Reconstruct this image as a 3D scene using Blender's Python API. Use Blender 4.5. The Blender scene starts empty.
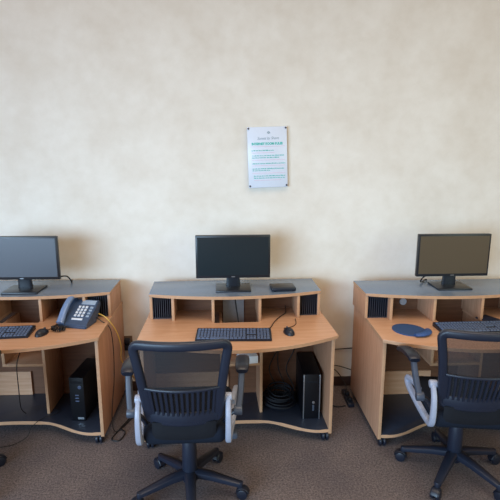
import bpy, bmesh, math, random
from mathutils import Vector, Matrix
random.seed(7)
C = bpy.context.scene.collection
PI = math.pi

# ------------------------------------------------------------------ materials
def srgb(r, g, b):
    f = lambda c: (c/255/12.92) if c/255 <= .04045 else ((c/255+.055)/1.055)**2.4
    return (f(r), f(g), f(b), 1)

def new_mat(name):
    m = bpy.data.materials.new(name); m.use_nodes = True
    nt = m.node_tree; b = nt.nodes['Principled BSDF']
    return m, nt, b

def plain(name, col, rough=.5, spec=.5, metal=0, noise=.06, scale=40, bump=0):
    """colour broken up by a faint noise so that no surface is perfectly flat"""
    m, nt, b = new_mat(name)
    tc = nt.nodes.new('ShaderNodeTexCoord'); n = nt.nodes.new('ShaderNodeTexNoise')
    n.inputs['Scale'].default_value = scale; n.inputs['Detail'].default_value = 3
    nt.links.new(tc.outputs['Object'], n.inputs['Vector'])
    r = nt.nodes.new('ShaderNodeValToRGB')
    r.color_ramp.elements[0].position = .3; r.color_ramp.elements[1].position = .7
    r.color_ramp.elements[0].color = tuple(c*(1-noise) for c in col[:3])+(1,)
    r.color_ramp.elements[1].color = tuple(min(1, c*(1+noise)) for c in col[:3])+(1,)
    nt.links.new(n.outputs['Fac'], r.inputs['Fac']); nt.links.new(r.outputs['Color'], b.inputs['Base Color'])
    b.inputs['Roughness'].default_value = rough; b.inputs['Specular IOR Level'].default_value = spec
    b.inputs['Metallic'].default_value = metal
    if bump:
        bp = nt.nodes.new('ShaderNodeBump'); bp.inputs['Strength'].default_value = bump; bp.inputs['Distance'].default_value = .002
        nt.links.new(n.outputs['Fac'], bp.inputs['Height']); nt.links.new(bp.outputs['Normal'], b.inputs['Normal'])
    return m

def wood(name, dark, light, axis, rough=.38):
    m, nt, b = new_mat(name)
    tc = nt.nodes.new('ShaderNodeTexCoord'); mp = nt.nodes.new('ShaderNodeMapping')
    s = [38, 38, 38]; s['xyz'.index(axis)] = 2.2; mp.inputs['Scale'].default_value = s
    n = nt.nodes.new('ShaderNodeTexNoise'); n.inputs['Scale'].default_value = 1.6; n.inputs['Detail'].default_value = 6; n.inputs['Roughness'].default_value = .65
    r = nt.nodes.new('ShaderNodeValToRGB')
    r.color_ramp.elements[0].position = .3; r.color_ramp.elements[0].color = dark
    r.color_ramp.elements[1].position = .72; r.color_ramp.elements[1].color = light
    nt.links.new(tc.outputs['Object'], mp.inputs['Vector']); nt.links.new(mp.outputs['Vector'], n.inputs['Vector'])
    nt.links.new(n.outputs['Fac'], r.inputs['Fac']); nt.links.new(r.outputs['Color'], b.inputs['Base Color'])
    b.inputs['Roughness'].default_value = rough; b.inputs['Specular IOR Level'].default_value = .4
    return m

def wall_mat():
    m, nt, b = new_mat('painted_plaster')
    tc = nt.nodes.new('ShaderNodeTexCoord')
    n1 = nt.nodes.new('ShaderNodeTexNoise'); n1.inputs['Scale'].default_value = 3.2; n1.inputs['Detail'].default_value = 9; n1.inputs['Roughness'].default_value = .62
    r = nt.nodes.new('ShaderNodeValToRGB')
    e = r.color_ramp.elements
    e[0].position = .28; e[0].color = srgb(228, 219, 206)
    e[1].position = .62; e[1].color = srgb(239, 233, 223)
    n2 = nt.nodes.new('ShaderNodeTexNoise'); n2.inputs['Scale'].default_value = 14; n2.inputs['Detail'].default_value = 6
    r2 = nt.nodes.new('ShaderNodeValToRGB')
    r2.color_ramp.elements[0].position = .3; r2.color_ramp.elements[0].color = (.93, .92, .90, 1)
    r2.color_ramp.elements[1].position = .6; r2.color_ramp.elements[1].color = (1, 1, 1, 1)
    mx = nt.nodes.new('ShaderNodeMix'); mx.data_type = 'RGBA'; mx.blend_type = 'MULTIPLY'; mx.inputs[0].default_value = .5
    for n in (n1, n2): nt.links.new(tc.outputs['Object'], n.inputs['Vector'])
    nt.links.new(n1.outputs['Fac'], r.inputs['Fac']); nt.links.new(n2.outputs['Fac'], r2.inputs['Fac'])
    nt.links.new(r.outputs['Color'], mx.inputs[6]); nt.links.new(r2.outputs['Color'], mx.inputs[7])
    nt.links.new(mx.outputs[2], b.inputs['Base Color'])
    bp = nt.nodes.new('ShaderNodeBump'); bp.inputs['Strength'].default_value = .12; bp.inputs['Distance'].default_value = .004
    nt.links.new(n2.outputs['Fac'], bp.inputs['Height']); nt.links.new(bp.outputs['Normal'], b.inputs['Normal'])
    b.inputs['Roughness'].default_value = .85; b.inputs['Specular IOR Level'].default_value = .2
    return m

def carpet_mat():
    m, nt, b = new_mat('loop_carpet')
    tc = nt.nodes.new('ShaderNodeTexCoord')
    n1 = nt.nodes.new('ShaderNodeTexNoise'); n1.inputs['Scale'].default_value = 260; n1.inputs['Detail'].default_value = 2
    n2 = nt.nodes.new('ShaderNodeTexNoise'); n2.inputs['Scale'].default_value = 2.6; n2.inputs['Detail'].default_value = 4
    n3 = nt.nodes.new('ShaderNodeTexNoise'); n3.inputs['Scale'].default_value = 90; n3.inputs['Detail'].default_value = 3
    r = nt.nodes.new('ShaderNodeValToRGB'); e = r.color_ramp.elements
    e[0].position = .36; e[0].color = srgb(72, 67, 70)
    e[1].position = .64; e[1].color = srgb(138, 128, 128)
    r2 = nt.nodes.new('ShaderNodeValToRGB'); e = r2.color_ramp.elements
    e[0].position = .35; e[0].color = (.78, .78, .81, 1); e[1].position = .65; e[1].color = (1.08, 1.05, 1.02, 1)
    ad = nt.nodes.new('ShaderNodeMath'); ad.operation = 'MULTIPLY_ADD'; ad.inputs[1].default_value = .55
    mu = nt.nodes.new('ShaderNodeMath'); mu.operation = 'MULTIPLY'; mu.inputs[1].default_value = .45
    for n in (n1, n2, n3): nt.links.new(tc.outputs['Object'], n.inputs['Vector'])
    nt.links.new(n3.outputs['Fac'], mu.inputs[0]); nt.links.new(n1.outputs['Fac'], ad.inputs[0]); nt.links.new(mu.outputs[0], ad.inputs[2])
    nt.links.new(ad.outputs[0], r.inputs['Fac']); nt.links.new(n2.outputs['Fac'], r2.inputs['Fac'])
    mx = nt.nodes.new('ShaderNodeMix'); mx.data_type = 'RGBA'; mx.blend_type = 'MULTIPLY'; mx.inputs[0].default_value = 1
    nt.links.new(r.outputs['Color'], mx.inputs[6]); nt.links.new(r2.outputs['Color'], mx.inputs[7])
    nt.links.new(mx.outputs[2], b.inputs['Base Color'])
    bp = nt.nodes.new('ShaderNodeBump'); bp.inputs['Strength'].default_value = .6; bp.inputs['Distance'].default_value = .006
    nt.links.new(n1.outputs['Fac'], bp.inputs['Height']); nt.links.new(bp.outputs['Normal'], b.inputs['Normal'])
    b.inputs['Roughness'].default_value = .95; b.inputs['Specular IOR Level'].default_value = .1
    return m

def mesh_mat():
    """woven chair mesh: thread grid with open holes"""
    m, nt, b = new_mat('woven_mesh')
    b.inputs['Base Color'].default_value = srgb(44, 44, 48); b.inputs['Roughness'].default_value = .6
    tr = nt.nodes.new('ShaderNodeBsdfTransparent'); mx = nt.nodes.new('ShaderNodeMixShader')
    tc = nt.nodes.new('ShaderNodeTexCoord'); n = nt.nodes.new('ShaderNodeTexNoise')
    n.inputs['Scale'].default_value = 700; n.inputs['Detail'].default_value = 1
    r = nt.nodes.new('ShaderNodeMapRange'); r.inputs[1].default_value = .3; r.inputs[2].default_value = .65
    r.inputs[3].default_value = .55; r.inputs[4].default_value = .8
    nt.links.new(tc.outputs['Object'], n.inputs['Vector']); nt.links.new(n.outputs['Fac'], r.inputs[0])
    nt.links.new(r.outputs[0], mx.inputs[0])
    nt.links.new(tr.outputs[0], mx.inputs[1]); nt.links.new(b.outputs[0], mx.inputs[2])
    nt.links.new(mx.outputs[0], nt.nodes['Material Output'].inputs['Surface'])
    return m

M = dict(
    wall=wall_mat(), carpet=carpet_mat(), mesh=mesh_mat(),
    wood_h=wood('beech_laminate_long', srgb(196, 148, 114), srgb(216, 174, 143), 'x'),
    wood_v=wood('beech_laminate_upright', srgb(176, 128, 98), srgb(203, 158, 127), 'z', .45),
    wood_back_shaded=wood('beech_laminate_back_shade', srgb(98, 64, 44), srgb(124, 85, 61), 'x', .5),  # beech darkened to paint in the shade inside cubbies and under worktops
    cover=plain('grey_cover_panel', srgb(150, 146, 146), .6),
    rack=plain('disc_rack_plastic', srgb(46, 49, 60), .35),
    edge=plain('beech_edge_band', srgb(192, 150, 116), .5, .4),
    grey=plain('laminate_blue_sheen', srgb(110, 128, 152), .26, .6, noise=.05, scale=90),  # laminate lightened and blued to paint in the wall and window reflection
    dgrey=plain('dark_grey_laminate', srgb(44, 53, 70), .4, .5, noise=.1, scale=12),
    baseb=plain('dark_brown_skirting', srgb(62, 44, 40), .6),
    black=plain('black_plastic', srgb(24, 30, 44), .4, .5),  # window's blue sheen tinted into the black plastics
    black_matt=plain('matt_black_plastic', srgb(20, 23, 30), .65, .3),
    frame=plain('charcoal_chair_plastic', srgb(29, 36, 52), .4, .5),
    fabric=plain('black_seat_fabric', srgb(22, 29, 42), .9, .2, scale=300, noise=.2, bump=.3),
    strut=plain('grey_plastic', srgb(68, 76, 90), .4, .5),
    silver=plain('silver_painted_plastic', srgb(160, 166, 184), .35, .5),
    key=plain('keycap_plastic', srgb(82, 97, 128), .45, .5),
    screen_refl_l=plain('screen_reflection_left', srgb(84, 90, 100), .3, .5, noise=.02, scale=2),  # base colour carries the grey-blue window reflection
    screen_c=plain('screen_glass_center', srgb(24, 36, 42), .3, .5, noise=.02, scale=2),
    screen_refl_r=plain('screen_reflection_right', srgb(88, 77, 62), .3, .5, noise=.02, scale=2),  # base colour carries the brown reflection of the room
    bezel=plain('monitor_bezel', srgb(30, 32, 38), .35, .5),
    mbase=plain('monitor_stand_plastic', srgb(36, 40, 48), .3, .5),
    phone=plain('phone_sheen_plastic', srgb(62, 80, 108), .38, .5),  # black plastic coloured with the blue window sheen
    handset=plain('handset_sheen_plastic', srgb(112, 138, 178), .32, .6),  # blue window highlight painted in as the base colour
    lcd=plain('phone_lcd', srgb(150, 168, 190), .3),
    pkey=plain('phone_key', srgb(214, 220, 230), .5),
    bluepad=plain('blue_foam_pad', srgb(50, 78, 124), .7, .3, scale=200, noise=.1),
    bluepad2=plain('blue_gel_rest', srgb(48, 82, 138), .45, .4),
    navy=plain('navy_cover', srgb(30, 38, 60), .5),
    yellow=plain('yellow_cable', srgb(214, 176, 84), .5),
    cord=plain('black_cord', srgb(28, 26, 28), .5),
    steel=plain('brushed_steel', srgb(170, 175, 182), .3, .5, .8),
    case=plain('computer_case', srgb(12, 14, 20), .45, .3),
    paper=plain('white_paper', srgb(236, 238, 242), .7, .2, noise=.02),
    sign=plain('white_acrylic_sign', srgb(222, 230, 244), .25, .5, noise=.01),
    teal=plain('teal_ink', srgb(84, 192, 182), .6, .2),
    pink=plain('pink_rule_ink', srgb(226, 190, 208), .6, .2),
    greyink=plain('grey_ink', srgb(140, 158, 166), .6, .2),
    screwm=plain('dark_screw_cap', srgb(70, 66, 78), .35, .5, .5),
    brownbit=plain('brown_plastic_clip', srgb(104, 66, 44), .5),
    grommet=plain('grey_grommet', srgb(176, 178, 184), .5),
    ivory=plain('brown_outlet_plastic', srgb(120, 100, 84), .5),
)

# ------------------------------------------------------------------ mesh helpers
def bx(bm, x0, x1, y0, y1, z0, z1, bev=0, mi=0, seg=2):
    r = bmesh.ops.create_cube(bm, size=1)
    for v in r['verts']:
        v.co = Vector((x0+(v.co.x+.5)*(x1-x0), y0+(v.co.y+.5)*(y1-y0), z0+(v.co.z+.5)*(z1-z0)))
    fs = {f for v in r['verts'] for f in v.link_faces}
    for f in fs: f.material_index = mi
    if bev:
        es = list({e for f in fs for e in f.edges})
        bmesh.ops.bevel(bm, geom=es, offset=bev, segments=seg, affect='EDGES', profile=.5)

def prism(bm, poly, z0, z1, bev=0, side=0, top=0):
    """extruded outline; side faces get material SIDE, the caps TOP"""
    lo = [bm.verts.new((x, y, z0)) for x, y in poly]; hi = [bm.verts.new((x, y, z1)) for x, y in poly]
    n = len(poly); a = sum(poly[i][0]*poly[(i+1) % n][1]-poly[(i+1) % n][0]*poly[i][1] for i in range(n))
    if a < 0: lo.reverse(); hi.reverse()
    ft = bm.faces.new(hi); fb = bm.faces.new(lo[::-1]); ft.material_index = fb.material_index = top
    es = list(ft.edges)+list(fb.edges)
    for i in range(n):
        f = bm.faces.new((lo[i], lo[(i+1) % n], hi[(i+1) % n], hi[i])); f.material_index = side
    if bev: bmesh.ops.bevel(bm, geom=es, offset=bev, segments=2, affect='EDGES', profile=.5)

def cyl(bm, p0, p1, r0, r1=None, n=20, bev=0):
    r1 = r0 if r1 is None else r1
    p0, p1 = Vector(p0), Vector(p1); d = p1-p0
    m = Matrix.Translation((p0+p1)/2) @ d.to_track_quat('Z', 'Y').to_matrix().to_4x4()
    r = bmesh.ops.create_cone(bm, cap_ends=True, cap_tris=False, segments=n, radius1=r0, radius2=r1, depth=d.length, matrix=m)
    if bev:
        fs = {f for v in r['verts'] for f in v.link_faces if len(f.verts) == n}
        bmesh.ops.bevel(bm, geom=list({e for f in fs for e in f.edges}), offset=bev, segments=2, affect='EDGES', profile=.5)

def smooth_path(pts, k=6, closed=False):
    pts = [Vector(p) for p in pts]; n = len(pts); out = []
    for i in range(n if closed else n-1):
        g = lambda j: pts[j % n] if closed else pts[max(0, min(n-1, j))]
        a, b, c, d = g(i-1), g(i), g(i+1), g(i+2)
        for s in range(k):
            t = s/k
            out.append(.5*((2*b)+(c-a)*t+(2*a-5*b+4*c-d)*t*t+(-a+3*b-3*c+d)*t**3))
    if not closed: out.append(pts[-1])
    return out

def sweep(bm, pts, a, b, ref=(0, 0, 1), n=12, closed=False, sup=2.0, scale=None):
    """tube of superelliptic section: half size B along the direction nearest REF, A across it"""
    N = len(pts); rings = []; ref = Vector(ref)
    for i, p in enumerate(pts):
        q0 = pts[(i-1) % N] if closed else pts[max(0, i-1)]; q1 = pts[(i+1) % N] if closed else pts[min(N-1, i+1)]
        t = (q1-q0).normalized()
        s = t.cross(ref)
        if s.length < 1e-4: s = t.cross(Vector((1, .01, 0)))
        s.normalize(); u = s.cross(t).normalized()
        k = scale(i/(N-1)) if scale else 1
        ring = []
        for j in range(n):
            th = 2*PI*j/n; c, sn = math.cos(th), math.sin(th)
            x = math.copysign(abs(c)**(2/sup), c); y = math.copysign(abs(sn)**(2/sup), sn)
            ring.append(bm.verts.new(p+s*(a*k*x)+u*(b*k*y)))
        rings.append(ring)
    for i in range(N if closed else N-1):
        r0, r1 = rings[i], rings[(i+1) % N]
        for j in range(n): bm.faces.new((r0[j], r0[(j+1) % n], r1[(j+1) % n], r1[j]))
    if not closed: bm.faces.new(rings[0][::-1]); bm.faces.new(rings[-1])

def obj(name, bm, mat, parent=None, smooth=True, loc=None, rot=None):
    bmesh.ops.recalc_face_normals(bm, faces=bm.faces[:])
    me = bpy.data.meshes.new(name); bm.to_mesh(me); bm.free()
    for m in (mat if isinstance(mat, (list, tuple)) else [mat]): me.materials.append(m)
    if smooth:
        for p in me.polygons: p.use_smooth = True
        me.set_sharp_from_angle(angle=math.radians(38))
    o = bpy.data.objects.new(name, me); C.objects.link(o)
    if parent: o.parent = parent
    if loc: o.location = loc
    if rot: o.rotation_euler = rot
    return o

def B(): return bmesh.new()
def tag(o, label, cat, group=None):
    o['label'] = label; o['category'] = cat
    if group: o['group'] = group
    return o
def thing(name, label, cat, loc=(0, 0, 0), rz=0, group=None):
    o = bpy.data.objects.new(name, None); C.objects.link(o); o.empty_display_size = .1
    o.location = loc; o.rotation_euler = (0, 0, rz)
    return tag(o, label, cat, group)
def struct(o): o['kind'] = 'structure'; return o
def dup(root, label, loc, rz):
    r = root.copy(); C.objects.link(r); r.location = loc; r.rotation_euler = (0, 0, rz); r['label'] = label
    for ch in list(root.children):
        c = ch.copy(); C.objects.link(c); c.parent = r
        for g in ch.children:
            d = g.copy(); C.objects.link(d); d.parent = c
    return r
def cable(name, pts, r, mat, label, cat='cable', parent=None, k=8, n=8):
    bm = B(); sweep(bm, smooth_path(pts, k), r, r, n=n)
    o = obj(name, bm, mat, parent)
    if label: tag(o, label, cat)
    return o

# ------------------------------------------------------------------ the room
WY = 3.42
bm = B(); bx(bm, -4.2, 4.2, -2.6, WY+.1, -.1, 0); struct(obj('floor', bm, M['carpet'], smooth=False))
bm = B(); bx(bm, -4.2, 4.2, WY, WY+.1, 0, 3.3); struct(obj('wall_back', bm, M['wall'], smooth=False))
bm = B(); bx(bm, -4.2, 4.2, WY-.012, WY, 0, .075, .003); struct(obj('baseboard_back', bm, M['baseb']))

# ------------------------------------------------------------------ desks
ZT, ZH = .72, .893
def arc(x, base, mid, half):          # front edge that bulges toward the sitter
    return mid+(base-mid)*(x/half)**2

def make_desk(label, loc, rz, gap, cub_left, hk=1, hs=0, hole=False):
    t = thing('computer_desk', label, 'desk', loc, rz, 'beech computer desks along the wall')
    WH = [M['wood_h'], M['edge']]
    # worktop
    xs = [-.594+1.188*i/24 for i in range(25)]
    bm = B(); prism(bm, [(-.582, -.005), (-.582, -.30)]+[(x, arc(x, -.69, -.865, .594)) for x in xs]+[(.582, -.30), (.582, -.005),
                    (.145, -.005), (.145, -.43), (-.145, -.43), (-.145, -.005)], ZT-.02, ZT, .002, 1, 0)
    for f in bm.faces:
        c = f.calc_center_median()
        if abs(c.x) < .15 and c.y > -.6: f.material_index = 0
    obj('worktop', bm, WH, t)
    # raised shelf on top: dark laminate with a blue reflection in its colour, beech edge
    HW = .58*hk
    xs = [hs-HW+2*HW*i/24 for i in range(25)]
    bm = B(); prism(bm, [(hs-HW, -.03)]+[(x, arc(x-hs, -.335, -.428, HW)) for x in xs]+[(hs+HW, -.03)], ZH-.02, ZH, .002, 1, 0)
    obj('hutch_top', bm, [M['grey'], M['edge']], t)
    WV = [M['wood_v'], M['edge']]
    def upright(name, x, yf, yb, z0, z1, w=.018):
        bm = B(); bx(bm, x-w/2, x+w/2, yf, yb, z0, z1, .0012)
        for f in bm.faces:
            if f.calc_center_median().y < yf+.002: f.material_index = 1
        return obj(name, bm, WV, t)
    for x in (-HW+.011, HW-.011): upright('hutch_side', hs+x, -.33, -.033, ZT, ZH-.02)
    for x in (-.42*hk, .42*hk, -.155*hk, .155*hk):
        upright('hutch_divider', hs+x, arc(x, -.33, -.42, HW), -.15, ZT, ZH-.02)
    # slotted disc racks in the end bays
    for s in (-1, 1):
        bm = B(); x0, x1 = sorted((hs+s*(.42*hk+.0095), hs+s*(HW-.021)))
        bx(bm, x0, x1, -.325, -.17, ZT, ZT+.006); bx(bm, x0, x1, -.325, -.17, ZH-.027, ZH-.0205)
        n = 9
        for i in range(n+1):
            x = x0+.002+(x1-x0-.004)*i/n; bx(bm, x-.0022, x+.0022, -.325, -.18, ZT+.006, ZH-.027)
        bx(bm, x0, x1, -.182, -.17, ZT+.006, ZH-.027)
        obj('disc_rack', bm, M['rack'], t, False)
    # cable hole in the back of the left cubby
    if hole:
        bm = B(); cyl(bm, (hs-.268, -.158, .775), (hs-.268, -.166, .775), .024, n=28, bev=.002); obj('cable_grommet', bm, M['grommet'], t)
    # carcass
    for x in (-.571, .571): upright('side_panel', x, -.665, -.01, .055, ZT-.02, .02)
    upright('divider_panel', .158, -.435, -.162, .085, ZT-.02)
    upright('cubby_side', cub_left, -.435, -.162, .44, ZT-.02)
    bm = B(); bx(bm, cub_left-.009, .149, -.435, -.1605, .422, .44, .0012)
    for f in bm.faces:
        if f.calc_center_median().y < -.433: f.material_index = 1
    obj('cubby_shelf', bm, WH, t)
    bm = B(); bx(bm, -.561, .561, -.16, -.148, .085, ZH-.0205); obj('back_panel', bm, M['wood_back_shaded'], t, False)
    bm = B(); bx(bm, -.561, -.05, -.176, -.1605, .0855, .262, .001); obj('lower_back_panel', bm, M['wood_h'], t, False)
    if gap:
        bm = B(); bx(bm, -.082, .062, -.172, -.1605, .45, ZH-.021); obj('cable_cover', bm, M['cover'], t, False)
    # foot shelf with its wavy front
    def fy(x):
        u = max(0, min(1, (abs(x)-.16)/.36)); u = u*u*(3-2*u); return -.53-.135*u+.008*math.cos(x*9)
    xs = [-.561+1.122*i/40 for i in range(41)]
    bm = B(); prism(bm, [(-.561, -.03)]+[(x, fy(x)) for x in xs]+[(.561, -.03)], .062, .085, .002, 1, 0)
    obj('foot_shelf', bm, [M['dgrey'], M['edge']], t)
    for x in (-.545, .545):
        for y in (-.638, -.07):
            bm = B()
            for s in (-1, 1): cyl(bm, (x+s*.003, y, .030), (x+s*.022, y, .030), .030, n=20, bev=.007)
            bx(bm, x-.016, x+.016, y-.014, y+.02, .026, .056, .008); cyl(bm, (x, y, .04), (x, y, .0615), .01)
            obj('desk_caster', bm, M['black'], t)
    return t

CX, CY = .06, 3.335
LX, LY, LR = -1.332, 3.405, math.radians(-1.0)
RX, RY, RR = 1.506, 3.275, 0.0
make_desk('beech computer desk in the middle, under the wall notice', (CX, CY+.005, 0), math.radians(1.3), True, -.10, .968)
make_desk('beech computer desk at left, with the desk phone on it', (LX, LY, 0), LR, False, -.10, 1, .003)
make_desk('beech computer desk at right, with the blue mouse mat on it', (RX, RY, 0), RR, False, -.17, 1.01, -.014, True)

# ------------------------------------------------------------------ monitors
def make_monitor(label, loc, rz, scr):
    t = thing('monitor', label, 'monitor', loc, rz, 'flat monitors on the desk hutches')
    W, H, z0 = .2445, .286, .079
    bm = B(); bx(bm, -W, W, -.012, .018, z0, z0+H, .004)
    bx(bm, -W*.72, W*.72, .016, .042, z0+.03, z0+H-.05, .012)
    hs = obj('housing', bm, M['bezel'], t)
    bm = B(); bx(bm, -W+.012, W-.012, -.0135, -.011, z0+.019, z0+H-.013); obj('screen', bm, scr, t, False)
    bm = B(); bx(bm, -.012, .012, -.0132, -.0115, z0+.006, z0+.011); obj('badge', bm, M['steel'], hs, False)
    bm = B()
    P = smooth_path([(0, .035, .012), (0, .032, .05), (0, .03, .10), (0, .03, .16)], 5)
    sweep(bm, P, .046, .013, ref=(0, 1, 0), n=16, sup=3.5, scale=lambda u: 1.05-.18*u)
    obj('stand_neck', bm, M['mbase'], t)
    bm = B(); bx(bm, -.115, .115, -.078, .105, 0, .012, .004); obj('stand_base', bm, M['mbase'], t)
    return t
Zm = ZH+.0005
make_monitor('black flat monitor with near-black screen on the middle desk', (.052, 3.078, Zm), math.radians(0), M['screen_c'])
make_monitor('black flat monitor with pale grey reflection tinted into its screen on the left desk, cut by frame', (-1.322, 3.105, Zm), math.radians(-1.5), M['screen_refl_l'])
make_monitor('black flat monitor with brown room reflection tinted into its screen on the right desk', (1.515, 3.045, Zm), math.radians(0), M['screen_refl_r'])
cable('monitor_cable', [(-1.17, 3.15, 1.0), (-1.12, 3.17, .973), (-1.07, 3.20, .965), (-1.055, 3.24, .92), (-1.07, 3.29, .898), (-1.09, 3.36, .897), (-1.10, 3.385, .86)], .0045, M['cord'], 'black cable looping behind the left monitor')
cable('monitor_cable', [(1.41, 3.087, 1.0), (1.385, 3.105, .975), (1.355, 3.125, .94), (1.35, 3.145, .91), (1.38, 3.18, .898), (1.43, 3.235, .897), (1.44, 3.255, .84)], .0045, M['cord'], 'black cable hanging at the left of the right monitor stand')
cable('monitor_cable', [(.062, 3.13, .868), (.066, 3.08, .80), (.08, 3.02, .71), (.088, 2.99, .62), (.09, 3.0, .45)], .0045, M['cord'], 'black cable running down through the open centre bay of the middle desk')

# ------------------------------------------------------------------ keyboards
def make_keyboard(label, loc, rz):
    t = thing('keyboard', label, 'keyboard', loc, rz, 'black keyboards on the worktops')
    bm = B()
    prof = [(-.075, 0), (-.075, .012), (.075, .026), (.075, 0)]
    lo = [bm.verts.new((-.222, y, z)) for y, z in prof]; hi = [bm.verts.new((.222, y, z)) for y, z in prof]
    bm.faces.new(lo); bm.faces.new(hi[::-1])
    for i in range(4): bm.faces.new((lo[i], hi[i], hi[(i+1) % 4], lo[(i+1) % 4]))
    bmesh.ops.bevel(bm, geom=bm.edges[:], offset=.003, segments=2, affect='EDGES')
    obj('keyboard_body', bm, M['black'], t)
    def surf(y): return .012+.014*(y+.075)/.15
    cols = []
    x = -.213
    for k in range(15): cols.append((x, .0172)); x += .019
    x += .004
    for k in range(3): cols.append((x, .0172)); x += .019
    x += .004
    for k in range(4): cols.append((x, .0166)); x += .0187
    bm = B()
    for r in range(6):
        y = -.061+r*.0205+(.008 if r == 5 else 0)
        if r == 0:   # space bar row
            spans = [(-.213, .024), (-.187, .022), (-.163, .022), (-.139, .114), (-.023, .022), (.001, .022), (.025, .022), (.049, .021)]+cols[15:]
        else: spans = [c for i, c in enumerate(cols) if not (r == 2 and 15 <= i <= 17)]
        for x0, w in spans:
            z = surf(y); x1 = x0+w; d = .0155; s = .002
            v = [bm.verts.new(p) for p in ((x0, y-d/2, z-.001), (x1, y-d/2, z-.001), (x1, y+d/2, z), (x0, y+d/2, z),
                 (x0+s, y-d/2+s, z+.006), (x1-s, y-d/2+s, z+.006), (x1-s, y+d/2-s, z+.007), (x0+s, y+d/2-s, z+.007))]
            for q in ((4, 5, 6, 7), (0, 1, 5, 4), (1, 2, 6, 5), (2, 3, 7, 6), (3, 0, 4, 7)): bm.faces.new([v[i] for i in q])
    obj('keycaps', bm, M['key'], t, False)
    return t
make_keyboard('black keyboard with bluish keys behind the middle chair', (.046, 2.675, ZT+.0005), math.radians(-2.5))
make_keyboard('black keyboard on the left desk, cut off by the frame edge', (-1.385, 2.775, ZT+.0005), math.radians(4))
make_keyboard('black keyboard on the right desk, half behind the chair back', (1.515, 2.715, ZT+.0005), math.radians(1))

# ------------------------------------------------------------------ mice
def make_mouse(label, loc, rz, tail):
    t = thing('computer_mouse', label, 'mouse', loc, rz, 'black computer mice')
    bm = B(); bmesh.ops.create_uvsphere(bm, u_segments=20, v_segments=14, radius=1)
    for v in bm.verts:
        x, y, z = v.co
        v.co = Vector((x*.031*(1-.12*y), y*.055, max(z, -.05)*.034*(1-.25*y)))
        v.co.z = max(v.co.z, 0)
    obj('mouse_shell', bm, M['black'], t)
    bm = B(); cyl(bm, (-.004, .028, .024), (.004, .028, .024), .009, n=16, bev=.002); obj('scroll_wheel', bm, M['strut'], t)
    bm = B(); sweep(bm, smooth_path(tail, 6), .0022, .0022, n=6); obj('mouse_cord', bm, M['cord'], t)
    return t
make_mouse('black mouse on the left desk beside the coiled phone cord', (-1.10, 2.775, ZT), math.radians(-14),
           [(0, .052, .008), (.004, .09, .003), (-.012, .18, .003), (-.045, .28, .003), (-.062, .365, .003)])
make_mouse('black mouse on the middle desk, right of the keyboard', (.378, 2.715, ZT), math.radians(14),
           [(0, .052, .008), (.0, .075, .003), (.055, .085, .003), (.10, .13, .003), (.125, .2, .003), (.13, .215, .003)])

# ------------------------------------------------------------------ mouse mat with gel wrist rest
t = thing('mouse_mat', 'round blue mouse mat with gel wrist rest on the right desk', 'mouse mat', (1.125, 2.71, ZT+.0003), math.radians(38))
bm = B(); N = 40
prism(bm, [(.094*math.cos(2*PI*i/N), .105*math.sin(2*PI*i/N)+.01) for i in range(N)], 0, .006, .002); obj('mat_pad', bm, M['bluepad'], t)
bm = B()
sweep(bm, smooth_path([(-.07, -.072, .012), (-.035, -.094, .014), (0, -.10, .014), (.035, -.094, .014), (.07, -.072, .012)], 5), .026, .0125, n=14,
      scale=lambda u: .45+.55*math.sin(PI*max(.04, min(.96, u)))**.5)
obj('wrist_rest', bm, M['bluepad2'], t)

bm = B(); bx(bm, -.05, .05, -.055, .055, 0, .012, .003)
o = obj('notebook', bm, M['navy'], None, loc=(1.70, 2.875, ZT+.0005), rot=(0, 0, math.radians(25)))
tag(o, 'small navy blue flat pad on the right desk behind the keyboard', 'notebook')

# ------------------------------------------------------------------ small black device on the middle hutch
t = thing('external_drive', 'slim black box lying on the grey top of the middle desk', 'electronic device', (.378, 3.055, ZH+.0005), math.radians(4))
bm = B(); bx(bm, -.08, .08, -.06, .06, .003, .026, .005); obj('drive_case', bm, M['black'], t)
bm = B(); bx(bm, -.07, .07, -.05, .05, .0255, .0275, .001); obj('drive_lid', bm, M['mbase'], t)
for x in (-.06, .06):
    for y in (-.045, .045):
        bm = B(); cyl(bm, (x, y, 0), (x, y, .005), .008, n=12); obj('rubber_foot', bm, M['black_matt'], t)

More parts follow.
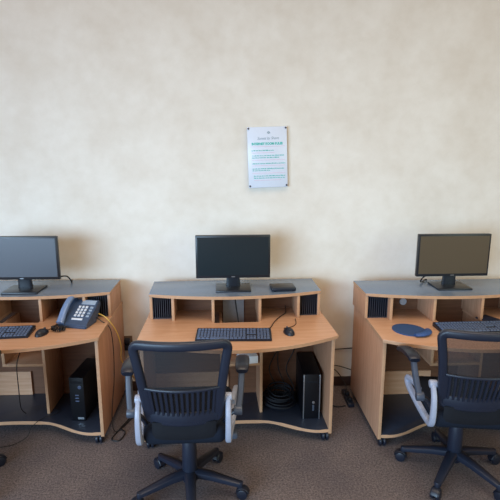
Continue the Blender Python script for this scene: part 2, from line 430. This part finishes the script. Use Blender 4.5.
# ------------------------------------------------------------------ desk phone
def make_phone():
    t = thing('desk_phone', 'office phone with blue window sheen in its colour, handset at left on the left desk', 'phone', (-.926, 2.955, ZT), math.radians(-14)); t.scale = (1.0, 1.0, 1.04)
    bm = B()
    prof = [(-.10, 0), (-.10, .022), (-.085, .03), (.085, .125), (.10, .118), (.10, .09), (.03, 0)]
    lo = [bm.verts.new((-.095, y, z)) for y, z in prof]; hi = [bm.verts.new((.095, y, z)) for y, z in prof]
    n = len(prof); bm.faces.new(lo); bm.faces.new(hi[::-1])
    for i in range(n): bm.faces.new((lo[i], hi[i], hi[(i+1) % n], lo[(i+1) % n]))
    bmesh.ops.bevel(bm, geom=bm.edges[:], offset=.005, segments=2, affect='EDGES')
    bx(bm, -.07, .07, .05, .098, 0, .09, .004)
    obj('phone_body', bm, M['phone'], t)
    sl = math.atan2(.095, .17)
    def on(y, h=0): return .03+(y+.085)*math.tan(sl)+h
    def plate(bm, x0, x1, y0, y1, h):
        vs = []
        for x, y in ((x0, y0), (x1, y0), (x1, y1), (x0, y1)): vs.append(bm.verts.new((x, y, on(y, .0005))))
        for x, y in ((x0, y0), (x1, y0), (x1, y1), (x0, y1)): vs.append(bm.verts.new((x, y, on(y, h))))
        for q in ((4, 5, 6, 7), (0, 1, 5, 4), (1, 2, 6, 5), (2, 3, 7, 6), (3, 0, 4, 7), (3, 2, 1, 0)): bm.faces.new([vs[i] for i in q])
    bm = B(); plate(bm, -.012, .082, .048, .078, .002); obj('phone_screen', bm, M['lcd'], t, False)
    bm = B()
    for r in range(4):
        for c in range(3): plate(bm, -.018+c*.024, -.003+c*.024, -.04+r*.0205, -.028+r*.0205, .0045)
    obj('keypad', bm, M['pkey'], t, False)
    bm = B()
    for r in range(4): plate(bm, .062, .082, -.04+r*.0205, -.03+r*.0205, .0035)
    obj('function_keys', bm, M['lcd'], t, False)
    bm = B(); plate(bm, -.022, .05, -.064, -.054, .0035); obj('label_strip', bm, M['pkey'], t, False)
    # handset across the left side
    bm = B()
    P = smooth_path([(-.075, -.105, on(-.105, .012)), (-.075, -.085, on(-.085, .022)), (-.075, -.05, on(-.05, .042)), (-.075, 0, on(0, .05)), (-.075, .05, on(.05, .042)), (-.075, .085, on(.085, .022)), (-.075, .10, on(.10, .012))], 5)
    sweep(bm, P, .025, .017, n=14, sup=2.8, scale=lambda u: 1.0-.2*math.sin(PI*u))
    h = obj('handset', bm, M['handset'], t)
    for y in (-.083, .083):
        bm = B(); cyl(bm, (-.075, y, on(y, .002)), (-.075, y, on(y, .02)), .021, .023, n=18, bev=.002); obj('ear_cup', bm, M['phone'], h)
    # curly cord bunched in front of the handset
    ctr = smooth_path([(-.078, -.118, .02), (-.10, -.135, .016), (-.085, -.165, .014), (-.04, -.172, .014), (-.045, -.14, .016), (-.095, -.155, .022), (-.055, -.178, .024), (-.02, -.15, .014), (-.06, -.11, .014)], 20)
    pts = []
    for i, p in enumerate(ctr):
        d = (ctr[min(i+1, len(ctr)-1)]-ctr[max(i-1, 0)]).normalized(); s = d.cross(Vector((0, 0, 1))).normalized(); u = s.cross(d)
        a = i*1.25; pts.append(p+(s*math.cos(a)+u*math.sin(a))*.008)
    bm = B(); sweep(bm, pts, .0028, .0028, n=6); obj('curly_cord', bm, M['cord'], t)
make_phone()
cable('ethernet_cable', [(-.865, 3.04, .79), (-.83, 3.0, .772), (-.765, 2.97, .745), (-.708, 2.97, .655), (-.690, 3.0, .54), (-.705, 3.05, .43), (-.69, 3.1, .345), (-.68, 3.2, .25), (-.655, 3.3, .12), (-.64, 3.36, .012)], .0036, M['yellow'], 'yellow network cable hanging from the desk phone beside the left desk')
cable('phone_cable', [(-.872, 3.02, .775), (-.84, 2.975, .76), (-.80, 2.95, .738), (-.745, 2.95, .69), (-.733, 2.96, .60), (-.735, 2.975, .45), (-.738, 2.95, .30), (-.742, 2.88, .16), (-.735, 2.84, .05), (-.71, 2.86, .008), (-.66, 2.98, .006), (-.62, 3.1, .006)], .0032, M['cord'], 'thin black phone cable running down the side of the left desk')

# ------------------------------------------------------------------ computer towers
def tower_fittings(t, w, d, h):
    pass
t = thing('computer_tower', 'black computer tower with two silver front strips under the middle desk', 'computer', (.548, 2.815, .0855), math.radians(-1))
w, d, h = .0575, .35, .31
bm = B(); bx(bm, -w, w, .006, d, 0, h, .004); obj('tower_case', bm, M['case'], t)
bm = B(); bx(bm, -w, w, 0, .008, 0, h, .003); fr = obj('front_panel', bm, M['case'], t)
for x in (-w+.006, w-.006):
    bm = B(); bx(bm, x-.0035, x+.0035, -.004, .003, .0, h, .001); obj('silver_strip', bm, M['steel'], t)
bm = B(); cyl(bm, (.012, .001, .115), (.012, -.003, .115), .009, n=20, bev=.001); obj('power_button', bm, M['steel'], fr)
bm = B(); bx(bm, .006, .018, -.001, .002, .055, .098, .001); obj('port_strip', bm, M['strut'], fr)
bm = B(); bx(bm, -.04, .04, -.001, .002, h-.06, h-.045, .001); obj('disc_drive', bm, M['black_matt'], fr)
t = thing('computer_tower', 'plain black computer tower under the left desk', 'computer', (-.955, 2.868, .0855), math.radians(-6))
w, d, h = .047, .30, .30
bm = B(); bx(bm, -w, w, .006, d, 0, h, .004); obj('tower_case', bm, M['case'], t)
bm = B(); bx(bm, -w, w, 0, .008, 0, h, .003); fr = obj('front_panel', bm, M['case'], t)
bm = B(); cyl(bm, (.02, .001, .235), (.02, -.003, .235), .012, n=20, bev=.001); obj('power_button', bm, M['key'], fr)
bm = B()
for z in (.135, .155, .175): bx(bm, -.012, .012, -.001, .002, z, z+.008, .001)
obj('port_strip', bm, M['key'], fr)
bm = B(); bx(bm, -.005, .035, -.001, .001, .012, .026); obj('badge', bm, M['steel'], fr, False)
bm = B(); bx(bm, -.036, .036, -.001, .002, .262, .276, .001); obj('disc_drive', bm, M['black_matt'], fr)

# ------------------------------------------------------------------ things stored under the middle desk
bm = B(); bx(bm, -.06, .06, -.09, .09, 0, .05, .002)
bx(bm, -.058, .058, -.0915, -.088, .014, .018, 0); 
o = obj('paper_ream', bm, M['paper'], None, loc=(.135, 2.985, .4405), rot=(0, 0, math.radians(8)))
tag(o, 'white stack of papers on the cubby shelf of the middle desk', 'papers')
pts = []
for i in range(96):
    a = i*.5; r = .10-.0004*i+.012*math.sin(i*.37); pts.append((.36+r*1.15*math.cos(a)+.012*math.sin(i*.11), 3.0+r*1.1*math.sin(a), .093+.0011*i+.02*math.sin(a*.5+i*.01)**2))
cable('coiled_cables', pts, .0048, M['black_matt'], 'tangled black cables heaped beside the tower under the middle desk', k=3, n=6)
for i, (x, y) in enumerate(((.33, 3.165), (.395, 3.165), (.45, 3.165))):
    cable('power_cable', [(x+.02, 3.15, .69), (x, y-.02, .60), (x+.03*(-1)**i, y-.03, .45), (x-.03, y-.05, .30), (x+.02, y-.07, .17), (x, 3.07, .11)], .004, M['cord'],
          ['black cable hanging down the back of the middle desk, left of three', 'black cable hanging down the back of the middle desk, middle of three', 'black cable hanging down the back of the middle desk, nearest the tower'][i])
cable('keyboard_cable', [(.245, 2.755, ZT+.006), (.275, 2.80, ZT+.004), (.31, 2.90, ZT+.004), (.36, 3.0, ZT+.004), (.40, 3.06, ZT+.006), (.41, 3.12, ZT+.01), (.41, 3.155, ZT+.03)], .003, M['cord'], 'thin black cable running into the right cubby of the middle desk')
cable('keyboard_cable', [(-1.34, 3.02, .52), (-1.335, 2.96, .50), (-1.34, 2.93, .44), (-1.34, 2.925, .30), (-1.345, 2.94, .15), (-1.33, 2.97, .09)], .003, M['cord'], 'thin black cable hanging in front of the cubby of the left desk')
cable('floor_cable', [(-1.16, 3.03, .0895), (-1.12, 2.97, .0895), (-1.20, 2.90, .0895), (-1.24, 2.83, .075), (-1.26, 2.79, .03), (-1.33, 2.75, .006), (-1.42, 2.72, .006)], .002, M['cord'], 'thin black cable trailing off the foot shelf of the left desk onto the carpet')

# ------------------------------------------------------------------ sockets and cables between the desks
def socket(label, loc, plugs):
    t = thing('wall_socket', label, 'socket', loc)
    bm = B(); bx(bm, -.036, .036, -.006, 0, -.058, .058, .002); obj('socket_plate', bm, M['ivory'], t)
    for z in plugs:
        bm = B(); bx(bm, -.022, .022, -.045, -.006, z-.02, z+.02, .006); obj('plug', bm, M['black'], t)
socket('wall socket with black plugs beside the left desk', (-.735, WY, .385), (-.022, .026))
t = thing('power_strip', 'dark power strip on the carpet beside the right desk', 'power strip', (.888, 3.19, .0), 0)
bm = B(); bx(bm, -.022, .022, -.11, .11, 0, .03, .005); obj('strip_body', bm, M['black'], t)
for y in (-.06, .02):
    bm = B(); bx(bm, -.015, .015, y-.018, y+.018, .028, .055, .005); obj('plug', bm, M['black_matt'], t)
cable('wall_cable', [(.60, WY-.02, .30), (.72, WY-.008, .285), (.82, WY-.007, .30), (.98, WY-.02, .315)], .004, M['cord'], 'black cable crossing the wall between middle and right desks, upper one')
cable('wall_cable', [(.60, WY-.03, .10), (.72, WY-.02, .12), (.79, WY-.018, .17), (.86, WY-.018, .17), (.98, WY-.02, .13)], .0035, M['cord'], 'black cable sagging low on the wall between middle and right desks')
cable('wall_cable', [(.62, WY-.045, .16), (.76, WY-.035, .175), (.84, WY-.035, .14), (.90, WY-.06, .06), (.90, 3.27, .05)], .0035, M['cord'], 'black cable dropping from the wall to the power strip')
cable('floor_cable', [(.66, 3.05, .006), (.72, 3.12, .006), (.79, 3.09, .006), (.85, 3.10, .006)], .0045, M['cord'], 'black cable lying on the carpet between middle and right desks')
cable('floor_cable', [(-.72, 3.35, .006), (-.69, 3.2, .006), (-.66, 3.05, .006), (-.70, 2.9, .006), (-.73, 2.78, .006), (-.68, 2.76, .006), (-.66, 2.84, .006), (-.69, 2.88, .0065), (-.715, 2.86, .007)], .0045, M['cord'], 'black cable curled on the carpet between left and middle desks')

# ------------------------------------------------------------------ wall notice
t = thing('wall_sign', 'white acrylic notice with teal lettering screwed to the wall', 'sign', (.3035, WY, 1.7495))
t.rotation_euler = (0, math.radians(-1.9), 0)
SW, SH, SY = .137, .2075, -.022
bm = B(); bx(bm, -SW, SW, SY-.004, SY, -SH, SH, .0015); bd = obj('sign_board', bm, M['sign'], t)
for x in (-SW+.008, SW-.008):
    for z in (-SH+.012, SH-.010):
        bm = B(); cyl(bm, (x, 0, z), (x, SY, z), .005, n=14); cyl(bm, (x, SY-.004, z), (x, SY-.009, z), .0065, n=16, bev=.0015); obj('standoff_screw', bm, M['screwm'], t)
YF = SY-.0046
def text_part(name, body, x, z, size, mat, shear=0, bold=0, width=None):
    cu = bpy.data.curves.new(name, 'FONT'); cu.body = body; cu.size = size; cu.align_x = 'CENTER'; cu.align_y = 'CENTER'
    cu.shear = shear; cu.offset = bold; cu.extrude = .0003
    tmp = bpy.data.objects.new(name, cu); C.objects.link(tmp)
    bpy.context.view_layer.update()
    me = bpy.data.meshes.new_from_object(tmp.evaluated_get(bpy.context.evaluated_depsgraph_get()))
    bpy.data.objects.remove(tmp)
    xs = [v.co.x for v in me.vertices]; k = (width/(max(xs)-min(xs))) if width else 1
    for v in me.vertices: v.co = Vector((x+v.co.x*k, YF-v.co.z, z+v.co.y))
    me.materials.clear(); me.materials.append(mat)
    o = bpy.data.objects.new(name, me); C.objects.link(o); o.parent = t; return o
text_part('sign_script', 'Sunset by Shore', .005, .130, .026, M['greyink'], .35, 0, .15)
text_part('sign_heading', 'INTERNET ROOM RULES', -.002, .093, .022, M['teal'], 0, .0012, .215)
bm = B()    # little emblem above the script line
for i in range(5):
    a = PI*i/4; c = Vector((.010+.008*math.cos(a), YF, .166+.008*math.sin(a)))
    bx(bm, c.x-.0028, c.x+.0028, YF-.0003, YF+.0003, c.z-.0028, c.z+.0028)
bx(bm, .006, .014, YF-.0003, YF+.0003, .160, .168); obj('sign_emblem', bm, M['greyink'], t, False)
rnd = random.Random(3)
def line(z, x0, x1, h=.0072):
    x = x0
    while x < x1-.004:
        w = min(rnd.uniform(.008, .022), x1-x)
        # each word a row of letter-high strokes
        xx = x
        while xx < x+w-.0015:
            s = rnd.uniform(.0022, .0034); hh = h*rnd.choice((.7, .7, 1)); bx(bm, xx, xx+s*.72, YF-.0003, YF+.0003, z, z+hh); xx += s
        x += w+.0035
for para in (((.045, -.112, .045),), ((.010, -.108, .118), (-.004, -.108, .082)), ((-.044, -.108, .122),), ((-.080, -.108, .112), (-.092, -.108, .02)), ((-.130, -.10, .120), (-.144, -.10, .118))):
    bm = B()
    for z, x0, x1 in para: line(z, x0, x1)
    obj('rule_text', bm, M['teal'], t, False)
for z, x0, x1 in ((.074, -.12, .122), (.032, -.11, .05), (-.018, -.11, .12), (-.056, -.11, .12), (-.108, -.11, .12), (-.158, -.10, .09)):
    bm = B(); bx(bm, x0, x1, YF-.0002, YF+.0004, z, z+.0022); obj('rule_line', bm, M['pink'], t, False)

# ------------------------------------------------------------------ office chairs
def make_chair(label, loc, rz, base_rot, shift=None):
    t = thing('office_chair', label, 'chair', loc, rz, 'black mesh-back office chairs')
    # five-legged base with twin-wheel casters
    leg_me = cas_me = None
    for k in range(5):
        a = base_rot+2*PI*k/5-rz
        if leg_me is None:
            bm = B()
            P = smooth_path([(.02, 0, .118), (.10, 0, .112), (.20, 0, .092), (.272, 0, .078)], 5)
            sweep(bm, P, .029, .022, n=12, sup=3.2, scale=lambda u: 1.12-.48*u)
            cyl(bm, (.272, 0, .058), (.272, 0, .092), .0155, n=16, bev=.003)
            lg = obj('base_leg', bm, M['frame'], t, rot=(0, 0, a)); leg_me = lg.data
            bm = B()
            for s in (-1, 1): cyl(bm, (.285, s*.004, .029), (.285, s*.025, .029), .029, n=24, bev=.007)
            P = [Vector((.285+.033*math.cos(q), 0, .029+.033*math.sin(q))) for q in [PI*(.05+.13*i) for i in range(8)]]
            sweep(bm, P, .020, .004, ref=(0, 0, 1), n=10, sup=3)
            bx(bm, .262, .292, -.004, .004, .024, .05, .002); cyl(bm, (.272, 0, .035), (.272, 0, .07), .006, n=12)
            c = obj('caster', bm, M['black'], lg); cas_me = c.data
        else:
            lg = bpy.data.objects.new('base_leg', leg_me); C.objects.link(lg); lg.parent = t; lg.rotation_euler = (0, 0, a)
            c = bpy.data.objects.new('caster', cas_me); C.objects.link(c); c.parent = lg
    bm = B(); cyl(bm, (0, 0, .075), (0, 0, .15), .042, .036, n=28, bev=.006); obj('base_hub', bm, M['frame'], t)
    bm = B(); cyl(bm, (0, 0, .14), (0, 0, .32), .04, .037, n=24, bev=.003); cyl(bm, (0, 0, .28), (0, 0, .40), .025, n=24); obj('gas_lift', bm, M['frame'], t)
    bm = B(); bx(bm, -.09, .09, -.13, .11, .385, .43, .014); obj('tilt_mechanism', bm, M['black_matt'], t)
    bm = B(); sweep(bm, smooth_path([(.08, -.02, .405), (.16, -.03, .40), (.22, -.05, .385)], 4), .006, .006, n=8)
    bx(bm, .205, .255, -.085, -.03, .355, .392, .012); obj('tilt_lever', bm, M['strut'], t)
    # seat
    bm = B(); bx(bm, -.228, .228, -.235, .24, .425, .51, .04, seg=5)
    for v in bm.verts:
        k = 1-.16*max(0, -v.co.y/.24); v.co.x *= k
        if v.co.z > .47: v.co.z += .012*(abs(v.co.x)/.228)**2-.02*max(0, (v.co.y-.12)/.12)
    obj('seat', bm, M['fabric'], t)
    # backrest: bowed surface
    def S(u, v, off=0):        # u -1..1 across, v 0..1 up
        hw = .171+.056*v-.008*math.sin(PI*v)
        y = -.238-.10*v-.045*math.sin(PI*min(1, v*1.05))*.4+.045*u*u
        return Vector((u*hw, y+off, .545+.445*v))
    def loop(mu, mv, rc=.16, n=7):
        pts = []
        for cu, cv, a0 in ((1-mu, 1-mv, 0), (-(1-mu), 1-mv, PI/2), (-(1-mu), mv, PI), (1-mu, mv, 3*PI/2)):
            ru, rv = .16, .075
            ccu = cu-math.copysign(ru, cu); ccv = cv-(rv if cv > .5 else -rv)
            for i in range(n):
                a = a0+PI/2*i/(n-1); pts.append((ccu+ru*math.cos(a), ccv+rv*math.sin(a)))
        out = []
        for i, p in enumerate(pts):
            q = pts[(i+1) % len(pts)]; d = math.hypot((q[0]-p[0])*.2, (q[1]-p[1])*.44); m = max(1, int(d/.03))
            for s in range(m): out.append(S(p[0]+(q[0]-p[0])*s/m, p[1]+(q[1]-p[1])*s/m))
        return out
    bk = obj('back_frame', (lambda b: (sweep(b, loop(.05, .04), .021, .016, ref=(0, 1, 0), n=14, closed=True, sup=3), b)[1])(B()), M['frame'], t)
    bm = B(); nu, nv = 16, 22; g = []
    for j in range(nv+1):
        v = .05+.9*j/nv; e = .93 if .1 < v < .9 else .86
        g.append([bm.verts.new(S(-e+2*e*i/nu, v, .006)) for i in range(nu+1)])
    for j in range(nv):
        for i in range(nu): bm.faces.new((g[j][i], g[j][i+1], g[j+1][i+1], g[j+1][i]))
    obj('back_mesh', bm, M['mesh'], t)
    # slotted lumbar panel
    bm = B()
    for v, b in ((.455, .007), (.10, .030)):
        sweep(bm, [S(-.88+1.76*i/14, v, -.004) for i in range(15)], b, .008, ref=(0, 1, 0), n=10, sup=3)
    for i in range(13):
        u = -.78+1.56*i/12
        sweep(bm, [S(u, .13+.325*j/5, -.004) for j in range(6)], .0065, .005, ref=(0, 1, 0), n=8, sup=3)
    for s in (-1, 1): sweep(bm, [S(s*.86, .12+.33*j/5, -.003) for j in range(6)], .02, .007, ref=(0, 1, 0), n=10, sup=3)
    obj('lumbar_panel', bm, M['frame'], t)
    bm = B(); sweep(bm, smooth_path([(0, -.05, .42), (0, -.16, .43), (0, -.222, .455), (0, -.236, .56)], 5), .15, .010, ref=(0, .3, 1), n=12, sup=3); obj('back_bracket', bm, M['black_matt'], t)
    # flip-up arms
    for s in (-1, 1):
        bm = B()
        L = [(-.215, .675), (-.252, .62), (-.262, .555), (-.255, .495), (-.235, .462), (-.19, .452), (-.11, .464), (-.01, .49), (.06, .512), (.09, .538), (.065, .562), (0, .568), (-.07, .56)]
        P = smooth_path([(s*(.208+.045*max(0, (y+.2)/.28)), y, z) for y, z in L], 6)
        sweep(bm, P, .017, .015, ref=(1, 0, 0), n=12, sup=2.8, scale=lambda u: .85+.3*math.sin(PI*u))
        cyl(bm, (s*.188, -.215, .668), (s*.225, -.215, .668), .021, n=20, bev=.005)
        obj('arm_loop', bm, M['silver'], t)
        bm = B(); P = [(s*.256, -.175, .575), (s*.268, -.13, .65), (s*.276, -.085, .738)]
        sweep(bm, smooth_path(P, 5), .019, .016, ref=(1, 0, 0), n=12, sup=3)
        cyl(bm, (s*.235, -.175, .575), (s*.274, -.175, .575), .024, n=22, bev=.004)
        obj('arm_strut', bm, M['strut'], t)
        bm = B(); sweep(bm, smooth_path([(s*.245, -.175, .575), (s*.205, -.17, .545), (s*.17, -.15, .47), (s*.12, -.12, .425)], 4), .016, .012, n=12); obj('arm_bracket', bm, M['black'], t)
        bm = B(); P = smooth_path([(s*.276, -.115, .745), (s*.278, -.075, .755), (s*.284, .03, .742), (s*.287, .11, .715), (s*.287, .135, .70)], 6)
        sweep(bm, P, .036, .018, n=14, sup=2.6, scale=lambda u: .72+.28*math.sin(PI*min(1, max(0, u)))**.6)
        obj('arm_pad', bm, M['black'], t)
    if shift:      # this seat is set a little lower on its lift
        for ch in t.children:
            if not ch.name.startswith(('base_', 'gas_')): ch.location = shift
    return t
make_chair('black mesh-back office chair in front of the middle desk', (-.20, 2.28, 0), math.radians(0), math.radians(-12))
make_chair('black mesh-back office chair in front of the right desk', (1.285, 2.37, 0), math.radians(-8), math.radians(12), (-.012, -.015, -.018))
make_chair('office chair at the left frame edge, only a caster in view', (-1.525, 2.36, 0), math.radians(12), math.radians(45))

# ------------------------------------------------------------------ light
def area(name, loc, target, sx, sy, power, col, spread):
    l = bpy.data.lights.new(name, 'AREA'); l.shape = 'RECTANGLE'; l.size = sx; l.size_y = sy; l.energy = power; l.color = col; l.spread = math.radians(spread)
    o = bpy.data.objects.new(name, l); C.objects.link(o); o.location = loc
    o.rotation_euler = (Vector(target)-Vector(loc)).to_track_quat('-Z', 'Y').to_euler(); return o
area('window_light', (-3.7, -2.5, 1.6), (.3, 3.3, 0), 5.6, 2.4, 134, (.477, .735, 1), 80)
area('overhead_fill', (.5, 1.1, 4.3), (.5, 1.75, 0), 4.0, 2.2, 35.5, (1, .865, .70), 95)  # unseen fill lamp from above, added to brighten the horizontal surfaces
area('right_fill', (4.0, -1.5, 2.2), (.6, 3.3, .6), 3.5, 2.2, 29, (.68, 1, .90), 130)  # added fill lamp at the right, where no window is known
w = bpy.data.worlds.new('World'); bpy.context.scene.world = w; w.use_nodes = True
w.node_tree.nodes['Background'].inputs[0].default_value = (.40, .23, .11, 1)
w.node_tree.nodes['Background'].inputs[1].default_value = 1
vs = bpy.context.scene.view_settings; vs.view_transform = 'Standard'; vs.look = 'None'; vs.exposure = 0; vs.gamma = 1

# ------------------------------------------------------------------ camera
cam = bpy.data.cameras.new('camera'); cam.sensor_width = 36; cam.lens = 480/500*36; cam.clip_start = .05
co = bpy.data.objects.new('camera', cam); C.objects.link(co)
co.location = (0, 0, 1.8)
co.rotation_euler = (PI/2-math.atan(100/480), 0, -math.atan(26/480*math.cos(math.atan(100/480))))
bpy.context.scene.camera = co
